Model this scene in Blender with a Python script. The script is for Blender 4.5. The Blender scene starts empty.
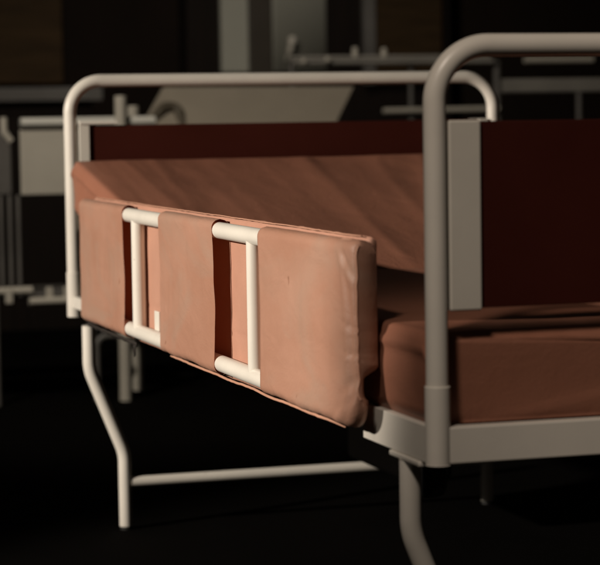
import bpy, bmesh, math, random
from mathutils import Vector, Matrix, noise
random.seed(7)
S = bpy.context.scene
COL = S.collection
R = math.radians

# ------------------------------------------------------------------ helpers
def link(name, bm, mat, parent=None, smooth=True, mods=()):
    me = bpy.data.meshes.new(name)
    bm.normal_update()
    bm.to_mesh(me); bm.free()
    if smooth:
        for f in me.polygons: f.use_smooth = True
    o = bpy.data.objects.new(name, me)
    me.materials.append(mat)
    COL.objects.link(o)
    if parent: o.parent = parent
    if smooth and len(me.polygons) < 2500:
        wn = o.modifiers.new('normals', 'WEIGHTED_NORMAL'); wn.mode = 'FACE_AREA'; wn.weight = 80
    return o

def thing(name, label, cat, group=None, loc=(0, 0, 0)):
    o = bpy.data.objects.new(name, None); COL.objects.link(o)
    o.empty_display_size = .1
    o.location = loc
    o['label'] = label; o['category'] = cat
    if group: o['group'] = group
    return o

def tag(o, label, cat, group=None):
    o['label'] = label; o['category'] = cat
    if group: o['group'] = group
    return o

def fillet(pts, rad, n=10):
    pts = [Vector(p) for p in pts]
    if rad <= 0: return pts
    out = [pts[0]]
    for i in range(1, len(pts) - 1):
        a, b, c = pts[i-1], pts[i], pts[i+1]
        u = (a - b).normalized(); v = (c - b).normalized()
        ang = u.angle(v)
        if ang > 3.10: out.append(b); continue
        t = rad / math.tan(ang / 2)
        t = min(t, (a-b).length*.49, (c-b).length*.49)
        r = t * math.tan(ang / 2)
        cen = b + (u + v).normalized() * (r / math.sin(ang / 2))
        p0 = b + u*t; p1 = b + v*t
        d0 = p0 - cen; d1 = p1 - cen
        tot = d0.angle(d1); ax = d0.cross(d1).normalized()
        for k in range(n + 1):
            out.append(cen + Matrix.Rotation(tot*k/n, 3, ax) @ d0)
    out.append(pts[-1])
    return out

def tube(bm, pts, r, rad=0., seg=20, n=12, cap=True, step=None):
    P = fillet(pts, rad, n)
    Q = [P[0]]
    for p in P[1:]:
        if (p - Q[-1]).length > 1e-6: Q.append(p)
    P = Q
    if step:
        Q = [P[0]]
        for p in P[1:]:
            k = max(1, int((p - Q[-1]).length / step)); s = Q[-1].copy()
            for j in range(1, k+1): Q.append(s.lerp(p, j/k))
        P = Q
    if cap:
        # extra rings close to the ends keep the long sides' shading straight
        for at_end in (False, True):
            a_, b_ = (P[-1], P[-2]) if at_end else (P[0], P[1])
            if (b_ - a_).length > .004:
                q_ = a_ + (b_ - a_).normalized()*.0012
                q2 = a_ + (b_ - a_).normalized()*.0024
                if at_end: P[-1:-1] = [q2, q_]
                else: P[1:1] = [q_, q2]
    T = []
    for i in range(len(P)):
        a = P[max(i-1, 0)]; b = P[min(i+1, len(P)-1)]
        T.append((b - a).normalized())
    ref = Vector((0, 0, 1)) if abs(T[0].z) < .9 else Vector((0, 1, 0))
    nrm = T[0].cross(ref).normalized()
    rings = []
    for i, p in enumerate(P):
        if i:
            q = T[i-1].rotation_difference(T[i]); nrm = (q @ nrm)
            nrm = (nrm - T[i]*nrm.dot(T[i])).normalized()
        bn = T[i].cross(nrm)
        rr = r(i/(len(P)-1)) if callable(r) else r
        rings.append([bm.verts.new(p + (nrm*math.cos(2*math.pi*k/seg) + bn*math.sin(2*math.pi*k/seg))*rr) for k in range(seg)])
    for a, b in zip(rings, rings[1:]):
        for k in range(seg):
            bm.faces.new((a[k], a[(k+1) % seg], b[(k+1) % seg], b[k]))
    if cap:
        # small domed end caps
        for ring, t, p in ((rings[0], -T[0], P[0]), (rings[-1], T[-1], P[-1])):
            c = bm.verts.new(p + t*.0015)
            for k in range(seg):
                bm.faces.new((c, ring[k], ring[(k+1) % seg]))
    return bm

def box(bm, x0, x1, y0, y1, z0, z1, bev=.003, seg=3, M=None):
    t = bmesh.new()
    bmesh.ops.create_cube(t, size=1)
    for v in t.verts:
        v.co = Vector(((x0+x1)/2 + v.co.x*(x1-x0), (y0+y1)/2 + v.co.y*(y1-y0), (z0+z1)/2 + v.co.z*(z1-z0)))
    if bev > 0:
        bmesh.ops.bevel(t, geom=t.edges[:], offset=bev, segments=seg, affect='EDGES', profile=.5)
    if M: t.transform(M)
    me = bpy.data.meshes.new('tmp'); t.to_mesh(me); t.free()
    bm.from_mesh(me); bpy.data.meshes.remove(me)
    return bm

def disc_solid(bm, c, axis, r, h, seg=28):
    axis = Vector(axis).normalized()
    c = Vector(c)
    prof = [(-h/2, r*.80), (-h/2+.002, r*.96), (-h/4, r), (h/4, r), (h/2-.002, r*.96), (h/2, r*.80)]
    ref = Vector((0, 0, 1)) if abs(axis.z) < .9 else Vector((1, 0, 0))
    u = axis.cross(ref).normalized(); v = axis.cross(u)
    rings = [[bm.verts.new(c + axis*a + (u*math.cos(2*math.pi*k/seg)+v*math.sin(2*math.pi*k/seg))*q) for k in range(seg)] for a, q in prof]
    for a, b in zip(rings, rings[1:]):
        for k in range(seg): bm.faces.new((a[k], a[(k+1) % seg], b[(k+1) % seg], b[k]))
    bm.faces.new(rings[0][::-1]); bm.faces.new(rings[-1])
    return bm

def fix(bm):
    bmesh.ops.recalc_face_normals(bm, faces=bm.faces[:]); return bm

def N(x, y, z): return noise.noise(Vector((x, y, z)))
def smooth(a, b, x):
    t = max(0., min(1., (x-a)/(b-a))); return t*t*(3-2*t)

# ------------------------------------------------------------------ materials
def mat(name, col, rough=.5, spec=.5, metal=0., var=.12, vscale=6., col2=None, bump=0., bscale=200., stretch=(1, 1, 1),
        spots=None, spot_scale=60., spot_lo=.70, rvar=.1, coat=0., stain=None, stain_scale=4., big=0.):
    m = bpy.data.materials.new(name); m.use_nodes = True
    nt = m.node_tree; n = nt.nodes; L = nt.links
    b = n['Principled BSDF']
    tc = n.new('ShaderNodeTexCoord'); mp = n.new('ShaderNodeMapping'); mp.inputs['Scale'].default_value = stretch
    L.new(tc.outputs['Object'], mp.inputs['Vector'])
    nz = n.new('ShaderNodeTexNoise'); nz.inputs['Scale'].default_value = vscale; nz.inputs['Detail'].default_value = 6; nz.inputs['Roughness'].default_value = .6
    L.new(mp.outputs['Vector'], nz.inputs['Vector'])
    c2 = col2 or tuple(c*(1-var*2) for c in col)
    rp = n.new('ShaderNodeValToRGB')
    rp.color_ramp.elements[0].position = .32; rp.color_ramp.elements[0].color = (*c2, 1)
    rp.color_ramp.elements[1].position = .68; rp.color_ramp.elements[1].color = (*col, 1)
    L.new(nz.outputs['Fac'], rp.inputs['Fac'])
    out = rp.outputs['Color']
    if stain:
        n3 = n.new('ShaderNodeTexNoise'); n3.inputs['Scale'].default_value = stain_scale; n3.inputs['Detail'].default_value = 4
        n3.inputs['Distortion'].default_value = 1.2
        L.new(mp.outputs['Vector'], n3.inputs['Vector'])
        r3 = n.new('ShaderNodeValToRGB'); r3.color_ramp.elements[0].position = .50; r3.color_ramp.elements[1].position = .72
        r3.color_ramp.elements[0].color = (0, 0, 0, 1); r3.color_ramp.elements[1].color = (.7, .7, .7, 1)
        L.new(n3.outputs['Fac'], r3.inputs['Fac'])
        mx = n.new('ShaderNodeMixRGB'); mx.inputs['Color2'].default_value = (*stain, 1)
        L.new(r3.outputs['Color'], mx.inputs['Fac']); L.new(out, mx.inputs['Color1']); out = mx.outputs['Color']
    if spots:
        n2 = n.new('ShaderNodeTexNoise'); n2.inputs['Scale'].default_value = spot_scale; n2.inputs['Detail'].default_value = 3
        L.new(tc.outputs['Object'], n2.inputs['Vector'])
        r2 = n.new('ShaderNodeValToRGB'); r2.color_ramp.elements[0].position = spot_lo; r2.color_ramp.elements[1].position = spot_lo+.04
        L.new(n2.outputs['Fac'], r2.inputs['Fac'])
        mx = n.new('ShaderNodeMixRGB'); mx.inputs['Color2'].default_value = (*spots, 1)
        L.new(r2.outputs['Color'], mx.inputs['Fac']); L.new(out, mx.inputs['Color1']); out = mx.outputs['Color']
    L.new(out, b.inputs['Base Color'])
    mr = n.new('ShaderNodeMapRange'); mr.inputs['To Min'].default_value = max(0, rough-rvar); mr.inputs['To Max'].default_value = min(1, rough+rvar)
    L.new(nz.outputs['Fac'], mr.inputs['Value']); L.new(mr.outputs['Result'], b.inputs['Roughness'])
    b.inputs['Metallic'].default_value = metal
    b.inputs['Specular IOR Level'].default_value = spec
    b.inputs['Coat Weight'].default_value = coat
    if bump:
        nb = n.new('ShaderNodeTexNoise'); nb.inputs['Scale'].default_value = bscale; nb.inputs['Detail'].default_value = 5
        L.new(tc.outputs['Object'], nb.inputs['Vector'])
        bp = n.new('ShaderNodeBump'); bp.inputs['Strength'].default_value = bump; bp.inputs['Distance'].default_value = .003
        L.new(nb.outputs['Fac'], bp.inputs['Height']); last = bp
        if big:      # soft dents and rubbed creases of a worn cover
            n4 = n.new('ShaderNodeTexNoise'); n4.inputs['Scale'].default_value = 26; n4.inputs['Detail'].default_value = 3; n4.inputs['Distortion'].default_value = .8
            m4 = n.new('ShaderNodeMapping'); m4.inputs['Scale'].default_value = (1, .5, 1)
            L.new(tc.outputs['Object'], m4.inputs['Vector']); L.new(m4.outputs['Vector'], n4.inputs['Vector'])
            b4 = n.new('ShaderNodeBump'); b4.inputs['Strength'].default_value = big; b4.inputs['Distance'].default_value = .010
            L.new(n4.outputs['Fac'], b4.inputs['Height']); L.new(bp.outputs['Normal'], b4.inputs['Normal']); last = b4
        L.new(last.outputs['Normal'], b.inputs['Normal'])
    return m

M_PAINT = mat('cream_enamel', (.74, .70, .625), rough=.36, var=.035, vscale=9, spots=(.30, .25, .18), spot_scale=85, spot_lo=.735, bump=.05, bscale=40)
M_PAINT2 = mat('cream_enamel_panel', (.66, .625, .55), rough=.5, var=.05, vscale=7, bump=.04, bscale=60)
M_VINYL = mat('tan_vinyl', (.450, .246, .172), rough=.48, spec=.38, col2=(.395, .205, .137), vscale=9, stretch=(1, .42, 1), bump=.16, bscale=320,
              stain=(.395, .262, .195), stain_scale=9, big=.20, rvar=.08, spots=(.26, .13, .08), spot_scale=34, spot_lo=.735)
# the cover is thin enough to let a little reddish light through
_nt = M_VINYL.node_tree; _t = _nt.nodes.new('ShaderNodeBsdfTranslucent'); _t.inputs['Color'].default_value = (.75, .16, .06, 1)
_m = _nt.nodes.new('ShaderNodeMixShader'); _m.inputs['Fac'].default_value = .10
_o = _nt.nodes['Material Output']
_nt.links.new(_nt.nodes['Principled BSDF'].outputs[0], _m.inputs[1]); _nt.links.new(_t.outputs[0], _m.inputs[2]); _nt.links.new(_m.outputs[0], _o.inputs['Surface'])
M_VINYL_BACK = mat('pink_vinyl', (.49, .260, .184), rough=.55, spec=.3, var=.06, vscale=8, bump=.2, bscale=240)
M_PIPING = mat('tan_piping', (.52, .28, .19), rough=.5, spec=.35, var=.06, vscale=30)
M_MATT = mat('brown_vinyl', (.315, .132, .082), rough=.52, spec=.32, var=.07, vscale=6, stretch=(1, .4, 1), bump=.14, bscale=260,
             stain=(.26, .108, .063), stain_scale=4., big=.10, rvar=.08)
M_RED = mat('oxblood_laminate', (.052, .0098, .0058), rough=.45, spec=.25, var=.12, vscale=4)
M_BLACK = mat('black_rubber', (.012, .012, .012), rough=.55, var=.1)
M_MATTE = mat('shade_block_black', (.0022, .0018, .0015), rough=.95, spec=.02, var=.1)  # near-black so the added light-blocking box stays unseen
M_STRAP = mat('dark_webbing', (.02, .014, .010), rough=.8, var=.2, vscale=40)
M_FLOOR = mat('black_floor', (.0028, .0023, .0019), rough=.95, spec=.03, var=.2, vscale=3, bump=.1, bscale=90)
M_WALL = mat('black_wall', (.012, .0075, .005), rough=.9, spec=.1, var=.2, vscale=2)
M_GREY = mat('grey_enamel', (.52, .48, .41), rough=.45, var=.06, vscale=6)
M_GREYD = mat('dark_grey_metal', (.13, .12, .11), rough=.5, var=.12, vscale=8)
M_GREYM = mat('mid_grey_metal', (.30, .28, .25), rough=.5, var=.1, vscale=8)
M_CHROME = mat('pale_enamel', (.72, .70, .64), rough=.2, var=.05, vscale=10, coat=.6)
M_SLAB = mat('taupe_board', (.34, .295, .235), rough=.6, var=.06, vscale=5)
M_TAUPE = mat('dark_taupe_plastic', (.10, .082, .058), rough=.6, var=.1)
M_WOOD = mat('brown_wood', (.046, .027, .012), rough=.7, spec=.1, var=.22, vscale=4, stretch=(1, 1, 9))
M_DARKWOOD = mat('dark_wood', (.010, .006, .004), rough=.7, spec=.15, var=.2, vscale=4, stretch=(9, 1, 1))
M_PANE = mat('frosted_pane', (.38, .37, .315), rough=.35, var=.08, vscale=1.5)
M_FRAME = mat('dark_frame', (.045, .036, .026), rough=.5, var=.1)

# ------------------------------------------------------------------ dimensions (metres)
W, L, H = .90, 2.037, .8793          # between end posts, length, height of the end arches
ZB = .4119                            # underside of bed frame
TR = .0127                            # tube radius

# ------------------------------------------------------------------ setting
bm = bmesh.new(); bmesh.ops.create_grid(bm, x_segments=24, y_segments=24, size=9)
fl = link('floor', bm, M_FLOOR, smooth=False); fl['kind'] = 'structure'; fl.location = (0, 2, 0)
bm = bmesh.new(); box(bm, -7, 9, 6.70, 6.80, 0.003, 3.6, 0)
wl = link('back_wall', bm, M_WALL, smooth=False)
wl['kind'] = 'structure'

# ------------------------------------------------------------------ the bed
bed = thing('hospital_bed', 'cream tubular steel hospital bed with arched ends and a padded side rail in the light', 'bed')

def end_frame(Y, sgn):
    """arched end; sgn = direction from the end towards the middle of the bed"""
    bm = bmesh.new()
    tube(bm, [(0, Y, ZB+.03), (0, Y, H), (W, Y, H), (W, Y, ZB+.03)], TR, .064, seg=28, n=18, cap=True)
    e = link('end_frame', bm, M_PAINT, bed)
    bm = bmesh.new()
    box(bm, TR*.55, W-TR*.55, Y-.0095, Y+.0095, ZB+.001, .4545, .002)
    link('cross_beam', bm, M_PAINT, e)
    for x in (0, W):
        bm = bmesh.new()
        tube(bm, [(x, Y, ZB), (x, Y, ZB+.001), (x, Y, .4995), (x, Y, .5005)], TR+.0016, 0, seg=28)
        link('post_socket', bm, M_PAINT, e)
    # panel: oxblood board between two enamelled edge channels
    z0, z1 = .584, (.7965 if sgn > 0 else .7925)
    bm = bmesh.new()
    box(bm, .0365, W-.0365, Y+sgn*.0045-.0035, Y+sgn*.0045+.0035, z0+.002, z1-.0015, .001)
    link('panel', bm, M_RED, e)
    for s in (0, 1):
        xa, xb = (.0150, .0535) if s == 0 else (W-.0535, W-.0150)
        bm = bmesh.new()
        yo = Y - sgn*.0022
        box(bm, xa, xb, yo-.0028, yo+.0028, z0, z1, .0026)
        # return flange on the inner side
        xf = (.0150, .0365) if s == 0 else (W-.0365, W-.0150)
        yi = Y + sgn*.0105
        box(bm, xf[0], xf[1], yi-.0020, yi+.0020, z0, z1, .0015)
        link('edge_channel', bm, M_PAINT2, e)
    return e
end_frame(0, 1)
ef = end_frame(L, -1)
# small angle plate on top of the head panel, at its left corner
bm = bmesh.new(); box(bm, .0155, .094, L-.016, L-.002, .7930, .7995, .0015)
link('corner_plate', bm, M_PAINT, ef)

# side rails of the frame: a web with a top flange the mattress lies on
for x, s in ((0, 1), (W, -1)):
    bm = bmesh.new()
    box(bm, min(x-s*.0060, x-s*.0025), max(x-s*.0060, x-s*.0025), .240, L-.0145, .4310, .4535, .0012)
    box(bm, min(x-s*.0065, x-s*.0025), max(x-s*.0065, x-s*.0025), .0145, .240, ZB-.001, .4536, .0012)
    box(bm, min(x-s*.0024, x+s*.034), max(x-s*.0024, x+s*.034), .0145, L-.0145, .4495, .4534, .0012)
    link('frame_rail', bm, M_PAINT, bed)

# legs: down, cranked inwards, down again
for Y in (.10, 1.917):
    for x, s in ((0.003, 1), (W-.003, -1)):
        bm = bmesh.new()
        tube(bm, [(x, Y, .4045), (x, Y, .318), (x+s*.066, Y, .150), (x+s*.066, Y, .006)], TR, .09, seg=24, n=12)
        lg = link('leg', bm, M_PAINT, bed)
        bm = bmesh.new()
        tube(bm, [(x+s*.066, Y, 0.0), (x+s*.066, Y, .0075)], TR-.0006, 0, seg=24)
        link('foot_cap', bm, M_BLACK, lg)
        if Y > 1: continue
        bm = bmesh.new()
        box(bm, x-.016+s*.004, x+.016+s*.004, Y-.062, Y+.04, .4040, .4105, .002)
        link('mounting_plate', bm, M_PAINT, lg)
    bm = bmesh.new()
    tube(bm, [(.069+.0125, Y, .093), (W-.069-.0125, Y, .093)], .0105, 0, seg=20)
    link('stretcher', bm, M_PAINT, bed)
# black brake knob by the foot-end leg
bm = bmesh.new(); disc_solid(bm, (.034, .118, .375), (1, .25, 0), .0215, .026)
link('brake_knob', fix(bm), M_BLACK, bed)
# added black block under the bed, keeps stretcher and far right leg dark
bm = bmesh.new()
box(bm, .52, .62, 1.56, 1.895, .118, .40, .012)
link('shade_block', bm, M_MATTE, bed)
# slatted base and the lifted back support
bm = bmesh.new()
for k in range(9):
    y = .10 + k*.11
    box(bm, .036, W-.036, y-.02, y+.02, .4500, .4536, .001)
link('base_slats', bm, M_GREYD, bed)
bm = bmesh.new()
sl = (.727-.56)/.97
for x in (.12, W-.12):
    tube(bm, [(x, 1.06, .442), (x, 1.98, .442+.92*sl)], .009, 0, seg=14)
for y in (1.2, 1.5, 1.8):
    tube(bm, [(.12, y, .442+(y-1.06)*sl), (W-.12, y, .442+(y-1.06)*sl)], .007, 0, seg=12)
link('back_support', bm, M_GREYD, bed)

# safety rail: two long tubes with uprights, carried on the frame rail
RX = -.0318; ZT, ZL = .6400, .4455
rail = None
bm = bmesh.new()
tube(bm, [(RX, .285, ZL), (RX, .285, ZT), (RX, 1.715, ZT), (RX, 1.715, ZL), (RX, .285, ZL)], .0121, .028, seg=24, n=8, cap=False)
rail = link('safety_rail', bm, M_PAINT, bed)
for y in (.624, .965, 1.330, 1.62):
    bm = bmesh.new()
    tube(bm, [(RX+.001, y, ZL+.004), (RX+.001, y, ZT-.004)], .0114, 0, seg=20)
    link('upright', bm, M_PAINT, rail)
for y in (.36, 1.60):
    bm = bmesh.new()
    box(bm, RX+.002, -.0066, y-.014, y+.014, ZL-.016, ZL-.002, .002)
    link('rail_bracket', bm, M_GREYD, rail)
bm = bmesh.new()
box(bm, -.0235, -.0195, 1.225, 1.255, .448, .487, .0015)
link('catch', bm, M_PAINT, rail)

# ------------------------------------------------------------------ padded cover on the safety rail
pad = thing('rail_cover', 'tan vinyl padded cover with three sleeves wrapped over the bed side rail', 'rail cover')
ZT1, ZB1 = .6565, .4300

def sleeve(y0, y1, closed, seed):
    rz, ry = 56, max(60, int((y1-y0)/.0042))
    bm = bmesh.new()
    rows = []
    rr = .0135
    for j in range(ry + 1):
        v = j/ry
        v = v if not closed else v**1.25          # finer towards the near (closed) end
        y = y0 + (y1-y0)*v
        d = y - y0
        fr, bk = [], []
        # lower near corner of the closed sleeve is cut round
        zb = ZB1; zt = ZT1
        if closed:
            rc = .040
            if d < rc: zb = ZB1 + .036*(1-math.sqrt(max(0, 1-((rc-d)/rc)**2)))
            rt = .012
            if d < rt: zt = ZT1 - .006*(1-math.sqrt(max(0, 1-((rt-d)/rt)**2)))
        zb += .0022*N(y*9, seed, 2) + .0012*N(y*40, seed, 5)
        zt += .0008*N(y*14, seed, 8)
        for i in range(rz + 1):
            t = i/rz
            # bunch rows near top and bottom
            tt = .5 - .5*math.cos(math.pi*t); tt = .55*tt + .45*t
            z = zb + (zt-zb)*tt
            e = min(z-zb, zt-z)
            k = 1 if e > rr else math.sqrt(max(0, 1-((rr-e)/rr)**2))
            mid = -.0310
            xf = mid - .0140*k
            xb = -.0175 if not closed else -.0120
            xb = mid + (xb-mid)*k
            if closed:
                # near end closes in a soft curve, then a sewn flat end
                ey = .032; 
                if d < ey:
                    xf += .0085*(1-math.sqrt(max(0, 1-((ey-d)/ey)**2)))*k
                # lower part of the back hangs as a thin flap
                fl_ = (1-smooth(.492, .506, z))*(1-smooth(.10, .16, d))
                xb = xb*(1-fl_) + (xf+.006)*fl_
                # padding ridge and creases near the end
                # padded ridge, then a channel, then the sewn edge
                dr = d - .021 - .020*smooth(.56, .65, z) - .018*(1-smooth(.43, .475, z)) - .003*N(z*6, 2, 2)
                wz = smooth(.432, .46, z)*(1-smooth(.636, .654, z))
                xf -= .0013*math.exp(-(dr/.0055)**2)*wz
                xf += .0022*math.exp(-((dr+.0115)/.0050)**2)*wz*(.75+.5*N(z*16, 8, 4))
                for (zc, yc, sl_, am, wd, ln) in ((.553, .016, .16, .0022, .0024, .018), (.519, .015, .04, .0028, .0022, .020),
                                              (.630, .022, .8, .0022, .006, .022), (.478, .026, -.5, .0030, .008, .030), (.455, .045, -.42, .0034, .007, .040)):
                    q = z - zc - sl_*(d-yc)
                    g = math.exp(-(q/wd)**2)*math.exp(-((d-yc)/ln)**2)
                    g2 = math.exp(-((q+wd*1.8)/wd)**2)*math.exp(-((d-yc)/ln)**2)
                    xf += am*g - am*.8*g2
            # slack of the cloth between the two tubes
            mz = math.sin(math.pi*min(1, max(0, (z-zb)/(zt-zb))))
            xf += mz*(.0026*N(y*5+seed, z*7, 1) + .0012*N(y*16, z*10+seed, 4) + .0006*N(y*45, z*22, seed))
            w_ = 1-abs(N(y*13+.35*z*13, z*4.5, seed+6))*3.2
            xf -= .0011*max(0, w_)**2*max(0, N(y*6, z*6, seed+9)+.15)*mz
            if not closed or d > .2:
                xf += .0020*mz*(1-smooth(0, .05, min(d if not closed else 9, y1-y)))   # edges sink in between the tubes
            yy = y
            ragged = .0035*N(z*14, seed, 3) + .0018*N(z*45, seed, 9)
            if closed: yy += (y-y0)/(y1-y0)*ragged + (1-v)*.0008*N(z*60, seed, 7)
            else: yy += ragged*(1 if v > .5 else -1)*abs(2*v-1)
            if closed: yy += 0
            fr.append(bm.verts.new((xf, yy, z)))
            bk.append(bm.verts.new((xb, yy, z)))
        rows.append((fr, bk))
    for (f0, b0), (f1, b1) in zip(rows, rows[1:]):
        for i in range(rz):
            bm.faces.new((f0[i], f0[i+1], f1[i+1], f1[i]))
            bm.faces.new((b0[i+1], b0[i], b1[i], b1[i+1]))
        bm.faces.new((f0[0], f1[0], b1[0], b0[0]))
        bm.faces.new((f0[rz], b0[rz], b1[rz], f1[rz]))
    if closed:
        f0, b0 = rows[0]
        for i in range(rz):
            bm.faces.new((f0[i+1], f0[i], b0[i], b0[i+1]))
    edge = [v.co.copy() for v in rows[0][0]]
    top = [r[0][rz-6].co.copy() for r in rows]
    fix(bm)
    if not closed:
        # tunnel ends stay open: the cloth gets a thickness of its own
        pass
    o = link('sleeve', bm, M_VINYL, pad)
    if closed:
        m = o.modifiers.new('thickness', 'SOLIDIFY'); m.thickness = .0013; m.offset = -1
    return o, edge, top, rows

s3, edge3, top3, _ = sleeve(.166, .560, True, 1.3)
s2, _, _, _ = sleeve(.797, 1.131, False, 4.7)
s1, _, _, _ = sleeve(1.388, 1.752, False, 8.1)
# sewn piping down the near edge of the closed sleeve
bm = bmesh.new()
pp = [p + Vector((-.0008, -.0006, 0)) + Vector((.0005*N(p.z*70, 1, 2), .0009*N(p.z*55, 3, 4), 0)) for p in edge3[1:-1]]
tube(bm, pp, .0011, 0, seg=8)
link('piping', bm, M_PIPING, s3)

# back pad: foam box above, thin cloth flap below
bm = bmesh.new()
ny, nz = 260, 46
rows = []
yA, yB = .186, 1.745
for j in range(ny+1):
    y = yA + (yB-yA)*j/ny
    d = min(y-yA, yB-y)
    F, B = [], []
    for i in range(nz+1):
        t = i/nz
        zb = .4235 + .0022*N(y*12, 1, 1)
        zt = .6590 + .0010*N(y*10, 5, 1) + .0006*N(y*40, 5, 2)
        z = zb + (zt-zb)*t
        e = zt-z
        k = 1 if e > .006 else math.sqrt(max(0, 1-((.006-e)/.006)**2))
        u = smooth(.498, .507, z)
        xf = -.0165 + .0012*N(y*11, z*13, 2) + .0006*N(y*37, z*30, 6)
        # stitched line across the front of the back sheet
        xf += .0012*math.exp(-((z-.492-.004*N(y*6, 2, 3))/.0022)**2)
        xb = xf + .0035 + .0075*u
        xm = -.012
        if u > .5: xf, xb = xm + (xf-xm)*k, xm + (xb-xm)*k
        yf = max(y, yA + .12*(1-u))
        F.append(bm.verts.new((xf, yf, z))); B.append(bm.verts.new((xb, yf, z)))
    rows.append((F, B))
for (f0, b0), (f1, b1) in zip(rows, rows[1:]):
    for i in range(nz):
        bm.faces.new((f0[i], f0[i+1], f1[i+1], f1[i])); bm.faces.new((b0[i+1], b0[i], b1[i], b1[i+1]))
    bm.faces.new((f0[0], f1[0], b1[0], b0[0])); bm.faces.new((f0[nz], b0[nz], b1[nz], f1[nz]))
for r_ in (rows[0], rows[-1]):
    f0, b0 = r_
    for i in range(nz): bm.faces.new((f0[i+1], f0[i], b0[i], b0[i+1]))
bp_ = link('back_pad', fix(bm), M_VINYL_BACK, pad)
# top seam where sleeves and back pad are sewn together
bm = bmesh.new()
tube(bm, [(-.0185+.0010*N(y*20, 0, 0), y, .6592+.0010*N(y*9, 2, 0)+.0006*N(y*50, 1, 0)) for y in [.20+.012*k for k in range(128)]], .0009, 0, seg=8)
link('piping', bm, M_PIPING, bp_)
# hem along the bottom
bm = bmesh.new()
tube(bm, [(-.027+.0020*N(y*10, 7, 0), y, .4240+.0018*N(y*8, 9, 0)+.0008*N(y*50, 4, 0)) for y in [.245+.012*k for k in range(75)]], lambda t: .0020*min(1, .25+t*6, .25+(1-t)*12), 0, seg=10)
link('hem', bm, M_PIPING, bp_)
# dark webbing strap showing under the far sleeve
bm = bmesh.new()
k = 60
R0 = []
for i in range(k+1):
    y = 1.335 + .40*i/k
    zz = .4275 + .0014*N(y*30, 3, 3)
    R0.append((bm.verts.new((-.036, y, zz)), bm.verts.new((-.034, y, zz-.0065-.0035*abs(N(y*22, 6, 1))))))
for a, b in zip(R0, R0[1:]): bm.faces.new((a[0], a[1], b[1], b[0]))
# frayed tail of the strap
t0 = [bm.verts.new(p) for p in ((-.036, 1.350, .428), (-.036, 1.366, .428), (-.035, 1.360, .400), (-.035, 1.353, .404))]
bm.faces.new(t0)
st = link('strap', bm, M_STRAP, pad)
m = st.modifiers.new('thickness', 'SOLIDIFY'); m.thickness = .0015

# ------------------------------------------------------------------ mattress
bm = bmesh.new()
y0, y1 = .022, 2.004
x0, x1 = -.003, W+.003
T = .104
YB = 1.045
def lift(y):
    s = (.727-.560)/(2.02-YB)
    d = y-YB
    return s*max(0, d) - .003*math.exp(-(d/.016)**2)
def folds(x, y):
    """long creases that run down the lifted back part"""
    a = smooth(YB-.02, YB+.12, y)
    sl_ = max(.05, min(.26, .06 + .55*(x-.32)))
    s = x - sl_*(y-1.5) + .010*N(x*2, y*2.2, 3)
    h = 0
    r1 = 1-abs(N(s*7.5, y*.4, 11))*2.6
    mk = .35 + 1.3*smooth(-.15, .35, N(x*3.1+2, y*1.7, 37))
    h += .0058*max(0, r1)**2*a*mk
    r2 = 1-abs(N(s*21+4, y*.6, 17))*2.6
    h += .0004*max(0, r2)**2*a
    h += .0030*N(s*6, y*.8, 23)*a
    h += .0005*N(x*22, y*9, 29) + .003*N(x*5, y*4, 31)
    return h
secs = []
nx, nyy, nzs = 130, 300, 18
for j in range(nyy+1):
    v = j/nyy
    y = y0 + (y1-y0)*v
    # bunch at both ends
    e = min(y-y0, y1-y)
    re = .009
    ke = 1 if e > re else math.sqrt(max(.0, 1-((re-e)/re)**2))
    sec = []
    zb = .4540 + lift(y)
    zt = .4540 + T + lift(y)
    rr = .011
    pts = []
    # top from left to right, then right side down, bottom, left side up
    def pos(x, z): return Vector((x, y, z))
    for i in range(nx+1):
        u = i/nx; uu = .5-.5*math.cos(math.pi*u); u = .5*u+.5*uu
        x = x0 + (x1-x0)*u
        ex = min(x-x0, x1-x)
        kx = 1 if ex > rr else math.sqrt(max(0, 1-((rr-ex)/rr)**2))
        z = zt - rr*(1-kx) - re*(1-ke)
        z += folds(x, y)*min(1, ex/.03)*min(1, e/.05 + .15)
        if y < .12:   # pleats along the foot edge
            z += .0035*N(x*26, y*18, 41)*(1-y/.12)
        pts.append(pos(x, z))
    for i in range(1, nzs):
        q = i/nzs; z = (zt-rr-re*(1-ke)) + (zb + .008 - (zt-rr-re*(1-ke)))*q
        pts.append(pos(x1 + .004*math.sin(math.pi*q) + .002*N(y*8, z*12, 5), z))
    for i in range(0, 25):
        u = i/24; pts.append(pos(x1-.006 + (x0-x1+.012)*u, zb))
    for i in range(1, nzs):
        q = 1-i/nzs; z = (zt-rr-re*(1-ke)) + (zb + .008 - (zt-rr-re*(1-ke)))*q
        bulge = -.002*math.sin(math.pi*q)
        bulge += .0035*N(y*9, z*16, 5) + .0020*N(y*30+z*20, z*10, 8)
        bulge -= .004*math.exp(-((q-.10)/.07)**2)     # welt below the top edge
        pts.append(pos(x0 + bulge, z))
    secs.append([bm.verts.new(p) for p in pts])
n = len(secs[0])
for a, b in zip(secs, secs[1:]):
    for i in range(n): bm.faces.new((a[i], a[(i+1) % n], b[(i+1) % n], b[i]))
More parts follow.
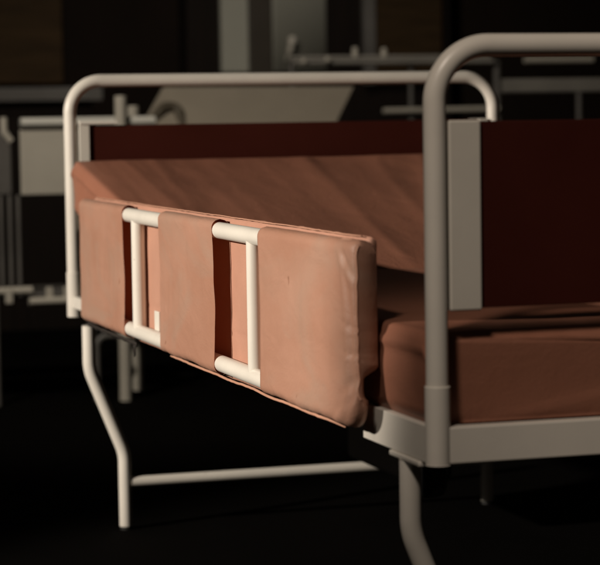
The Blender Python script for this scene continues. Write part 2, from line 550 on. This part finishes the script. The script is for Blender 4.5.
# ends: inset rings closing the box
for sec, sg in ((secs[0], -1), (secs[-1], 1)):
    c = sum((v.co for v in sec), Vector())/n
    prev = sec
    for kx_, dy in ((.985, .004), (.94, .006), (.6, .007), (.2, .007)):
        ring = []
        for v in sec:
            p = c + (v.co-c)*kx_
            if sg < 0 and kx_ < .99: pass
            p.y = v.co.y + sg*(dy*.5 - .004*max(0., (.4540+T-.010-p.z)/T)*(sg < 0) + .003*N(p.x*16, p.z*9, 51) + .0015*N(p.x*40, p.z*14, 53))
            ring.append(bm.verts.new(p))
        for i in range(n): bm.faces.new((prev[i], prev[(i+1) % n], ring[(i+1) % n], ring[i]))
        prev = ring
    bm.faces.new(prev)
mt = link('mattress', fix(bm), M_MATT)
tag(mt, 'creased brown vinyl mattress with its head part raised, lying on the bed', 'mattress')

# ------------------------------------------------------------------ things standing in the dark behind
# trolley at the left
tr = thing('trolley', 'grey steel trolley with a shiny push rail, behind the left post of the bed', 'trolley', loc=(0, 0, 0))
Y = 3.9
bm = bmesh.new(); tube(bm, [(.232, Y, .796), (.62, Y, .796)], .0135, 0, seg=20); link('push_rail', bm, M_CHROME, tr)
bm = bmesh.new(); box(bm, .232, .62, Y+.004, Y+.020, .592, .776, .004); link('end_panel', bm, M_GREY, tr)
bm = bmesh.new(); box(bm, -.35, .222, Y+.10, Y+.118, .592, .770, .004); link('side_panel', bm, M_GREYD, tr)
bm = bmesh.new(); tube(bm, [(.186, Y, .812), (.186, Y, .770), (.205, Y, .744)], .010, .02, seg=14); link('handle', bm, M_GREY, tr)
bm = bmesh.new(); tube(bm, [(-.35, Y, .324), (.255, Y, .324)], .011, 0, seg=14); link('lower_rail', bm, M_GREY, tr)
bm = bmesh.new(); tube(bm, [(.240, Y-.03, .294), (.62, Y-.03, .294)], .011, 0, seg=14); link('lower_rail', bm, M_GREY, tr)
bm = bmesh.new(); box(bm, -.35, .60, Y+.03, Y+.33, .300, .312, .002); link('lower_shelf', bm, M_GREYD, tr)
for x in (.172, .197, .221):
    bm = bmesh.new(); tube(bm, [(x, Y, .334), (x, Y, .592)], .0062, 0, seg=12); link('spindle', bm, M_GREYD, tr)
for x in (.185, .300, .351):
    bm = bmesh.new(); box(bm, x-.010, x+.010, Y-.024, Y-.012, .290, .332, .002); link('rail_clip', bm, M_GREY, tr)
for x, y in ((.150, 3.9), (.61, 4.2), (-.32, 3.95), (-.32, 4.25)):
    bm = bmesh.new(); tube(bm, [(x, y, 0), (x, y, .592)], .010, 0, seg=14); link('leg', bm, M_GREYD, tr)
bm = bmesh.new(); tube(bm, [(.436, Y, 0), (.436, Y, .184), (.500, Y, .184)], .010, .045, seg=14); link('leg', bm, M_GREYD, tr)

# second bed, with its back board raised
b2 = thing('hospital_bed', 'dim grey hospital bed with a raised taupe back board, behind the lit bed', 'bed')
bm = bmesh.new(); tube(bm, [(.511, 3.87, 0), (.514, 3.87, .867)], .0165, 0, seg=18); link('end_post', bm, M_GREY, b2)
bm = bmesh.new(); tube(bm, [(.578, 4.0, 0.012), (.580, 4.0, .839)], .0165, 0, seg=18); link('end_post', bm, M_GREY, b2)
bm = bmesh.new(); tube(bm, [(.512, 3.87, .46), (.512, 3.89, .46), (.579, 3.98, .46), (.579, 4.0, .46)], .012, 0, seg=12); link('end_bar', bm, M_GREYD, b2)
def board(bm, P, t):
    P = [Vector(p) for p in P]
    nn = (P[1]-P[0]).cross(P[3]-P[0]).normalized()*t
    a = [bm.verts.new(p) for p in P]; b = [bm.verts.new(p+nn) for p in P]
    bm.faces.new(a); bm.faces.new(b[::-1])
    for i in range(4): bm.faces.new((a[i], b[i], b[(i+1) % 4], a[(i+1) % 4]))
    bmesh.ops.recalc_face_normals(bm, faces=bm.faces[:])
    bmesh.ops.bevel(bm, geom=bm.edges[:], offset=.004, segments=2, affect='EDGES')
bm = bmesh.new(); board(bm, [(.500, 4.08, .58), (.793, 4.5, .903), (1.428, 4.5, .897), (1.115, 4.08, .57)], .022)
bk = link('back_board', bm, M_SLAB, b2)
bm = bmesh.new(); tube(bm, [(.700, 4.35, .770), (.765, 4.39, .838), (.815, 4.40, .838), (.815, 4.35, .770)], .0155, .032, seg=14)
link('grab_handle', bm, M_TAUPE, bk)
bm = bmesh.new(); box(bm, .59, 2.5, 4.02, 4.05, .44, .48, .003); link('frame_rail', bm, M_GREYD, b2)
bm = bmesh.new(); box(bm, .59, 2.5, 4.85, 4.88, .44, .48, .003); link('frame_rail', bm, M_GREYD, b2)
bm = bmesh.new(); box(bm, .60, 2.48, 4.055, 4.845, .462, .474, .002); link('base', bm, M_GREYD, b2)
for p in ((2.45, 4.05), (2.45, 4.84), (.62, 4.84)):
    bm = bmesh.new(); tube(bm, [(*p, 0), (*p, .45)], .014, 0, seg=14); link('leg', bm, M_GREYD, b2)
bm = bmesh.new(); tube(bm, [(1.38, 4.4, .48), (1.18, 4.4, .66)], .010, 0, seg=12); link('board_stay', bm, M_GREYD, b2)

# third bed further back: only its raised rails come out of the dark
b3 = thing('hospital_bed', 'dark bed frame with double rails and small clamps, furthest back at right', 'bed')
Y = 5.0
for z, y in ((1.000, Y), (.984, Y-.03)):
    bm = bmesh.new(); tube(bm, [(1.362, y, z), (2.10, y, z)], .0085, 0, seg=12); link('top_rail', bm, M_GREYM, b3)
for x, z in ((1.399, .987), (1.486, .994)):
    bm = bmesh.new(); bmesh.ops.create_uvsphere(bm, u_segments=14, v_segments=8, radius=.011, matrix=Matrix.Translation((x, Y-.045, z))); link('clamp', bm, M_GREY, b3)
for x, z in ((1.599, 1.030), (1.705, 1.027)):
    bm = bmesh.new(); tube(bm, [(x, Y, 1.0), (x, Y, z+.006)], lambda t: .013-.005*t, 0, seg=14); link('clamp', bm, M_GREY, b3)
bm = bmesh.new(); tube(bm, [(2.232, Y, .988), (2.495, Y, .988)], .0115, 0, seg=14); link('grip', bm, M_GREY, b3)
for z in (.908, .885):
    bm = bmesh.new(); tube(bm, [(2.14, Y, z), (3.1, Y, z)], .0135, 0, seg=14); link('side_bar', bm, M_GREYM, b3)
bm = bmesh.new(); tube(bm, [(2.125, Y, 0), (2.125, Y, .985)], .013, 0, seg=14); link('end_post', bm, M_GREYD, b3)
bm = bmesh.new(); tube(bm, [(3.05, Y, 0), (3.05, Y, .985)], .013, 0, seg=14); link('end_post', bm, M_GREYD, b3)
bm = bmesh.new(); tube(bm, [(2.44, Y, .50), (2.44, Y, .880)], .010, 0, seg=12); link('stay', bm, M_GREYD, b3)
bm = bmesh.new(); tube(bm, [(1.803, Y, .0), (1.803, Y, .985)], .009, 0, seg=12); link('stay', bm, M_GREYD, b3)
bm = bmesh.new(); tube(bm, [(1.37, Y, 0), (1.37, Y, .985)], .010, 0, seg=12); link('end_post', bm, M_GREYD, b3)
bm = bmesh.new(); tube(bm, [(1.69, Y-.03, .816), (2.12, Y-.03, .818)], .0095, 0, seg=12); link('lower_rail', bm, M_GREY, b3)
bm = bmesh.new(); box(bm, 1.37, 3.05, Y+.02, Y+.8, .44, .47, .003); link('base', bm, M_GREYD, b3)

# cabinet along the wall
cb = thing('display_cabinet', 'tall dark wooden cabinet with two dim greenish panes against the back wall', 'cabinet')
Y = 6.5
bm = bmesh.new(); box(bm, 1.40, 2.55, Y+.05, Y+.19, .005, 2.1, .004); link('carcass', bm, M_DARKWOOD, cb, smooth=False)
bm = bmesh.new(); box(bm, 1.537, 1.652, Y+.02, Y+.048, .985, 1.95, .003); link('pane', bm, M_PANE, cb, smooth=False)
bm = bmesh.new()
nn = 24
for i in range(nn+1):
    u = i/nn
    x = 1.752 + .395*u; yy = Y+.012 + .10*u*u
    a = bm.verts.new((x, yy, .985)); b = bm.verts.new((x, yy, 1.95))
    if i: bm.faces.new((pa, a, b, pb_))
    pa, pb_ = a, b
g = link('pane', bm, M_PANE, cb); m = g.modifiers.new('thickness', 'SOLIDIFY'); m.thickness = .006
bm = bmesh.new(); box(bm, 1.653, 1.748, Y, Y+.045, .93, 2.0, .004); link('stile', bm, M_FRAME, cb, smooth=False)
bm = bmesh.new(); box(bm, 2.151, 2.200, Y, Y+.045, .93, 2.0, .004); link('stile', bm, M_GREYD, cb, smooth=False)
bm = bmesh.new(); box(bm, 2.205, 2.50, Y+.012, Y+.046, .93, 2.0, .004); link('door', bm, M_WOOD, cb, smooth=False)
bm = bmesh.new()
tube(bm, [(1.812, Y+.004, 1.035), (1.816, Y-.02, 1.062), (1.822, Y-.03, 1.10), (1.830, Y-.02, 1.122)], lambda t: .008+.009*t, .01, seg=12)
link('handle', bm, M_GREY, cb)
sb = thing('sideboard', 'low dark sideboard with a grey top edge along the back wall', 'sideboard')
bm = bmesh.new(); box(bm, -.9, .92, 5.98, 6.66, .873, .924, .004); link('top', bm, M_GREYD, sb, smooth=False)
bm = bmesh.new(); box(bm, -.87, .89, 6.03, 6.65, .004, .872, .004); link('body', bm, M_DARKWOOD, sb, smooth=False)
pn = bmesh.new(); box(pn, -1.2, .905, 6.66, 6.695, .95, 2.3, .003)
tag(link('wall_panel', pn, M_WOOD, None, smooth=False), 'brown wooden panel on the back wall at the far left', 'panel')

# ------------------------------------------------------------------ light
def spot(name, loc, tgt, power, col, size, blend, rad):
    d = bpy.data.lights.new(name, 'SPOT'); d.energy = power; d.color = col
    d.spot_size = R(size); d.spot_blend = blend; d.shadow_soft_size = rad
    o = bpy.data.objects.new(name, d); COL.objects.link(o); o.location = loc
    o.rotation_euler = (Vector(tgt)-Vector(loc)).to_track_quat('-Z', 'Y').to_euler()
    return o
WARM = (1., .89, .765)
az, el, D = R(9), R(15.5), 4.0
tg = Vector((-.03, 1.11, .745))
spot('key_spot', tg + D*Vector((-math.cos(el)*math.cos(az), -math.cos(el)*math.sin(az), math.sin(el))), tg, 1010, WARM, 30.7, .42, .05)
spot('gallery_spot', (-1.45, -1.75, 2.95), (.30, -.12, .64), 200, (1., .85, .715), 22, .85, .22)
spot('back_spot', (-1.2, 1.6, 3.0), (.65, 4.2, .7), 290, (1., .90, .76), 60, .8, .15)
spot('cabinet_spot', (1.0, 4.4, 3.0), (1.65, 6.5, 1.1), 60, (1., .925, .82), 70, .9, .15)

w = bpy.data.worlds.new('World'); S.world = w; w.use_nodes = True
bg = w.node_tree.nodes['Background']; bg.inputs['Color'].default_value = (1., .80, .62, 1); bg.inputs['Strength'].default_value = .008

# ------------------------------------------------------------------ camera
cam = bpy.data.cameras.new('camera'); co = bpy.data.objects.new('camera', cam); COL.objects.link(co)
yaw, pit, rol = .2998454, .0748515, -.0154123
c, s = math.cos(yaw), math.sin(yaw)
fw = Vector((s*math.cos(pit), c*math.cos(pit), -math.sin(pit)))
r = Vector((c, -s, 0)); u = r.cross(fw)
r2 = math.cos(rol)*r + math.sin(rol)*u; u2 = -math.sin(rol)*r + math.cos(rol)*u
m = Matrix((r2, u2, -fw)).transposed().to_4x4(); m.translation = Vector((-.8741257, -2.3144868, .8041815))
co.matrix_world = m
cam.sensor_width = 36; cam.lens = 36*2224.87/600
cam.clip_start = .05; cam.clip_end = 60
cam.dof.use_dof = True; cam.dof.focus_distance = 3.15; cam.dof.aperture_fstop = 7
S.camera = co
S.view_settings.view_transform = 'Standard'; S.view_settings.look = 'None'
S.view_settings.exposure = 0; S.view_settings.gamma = 1
S.render.engine = 'CYCLES'
S.cycles.use_denoising = True
S.cycles.max_bounces = 6
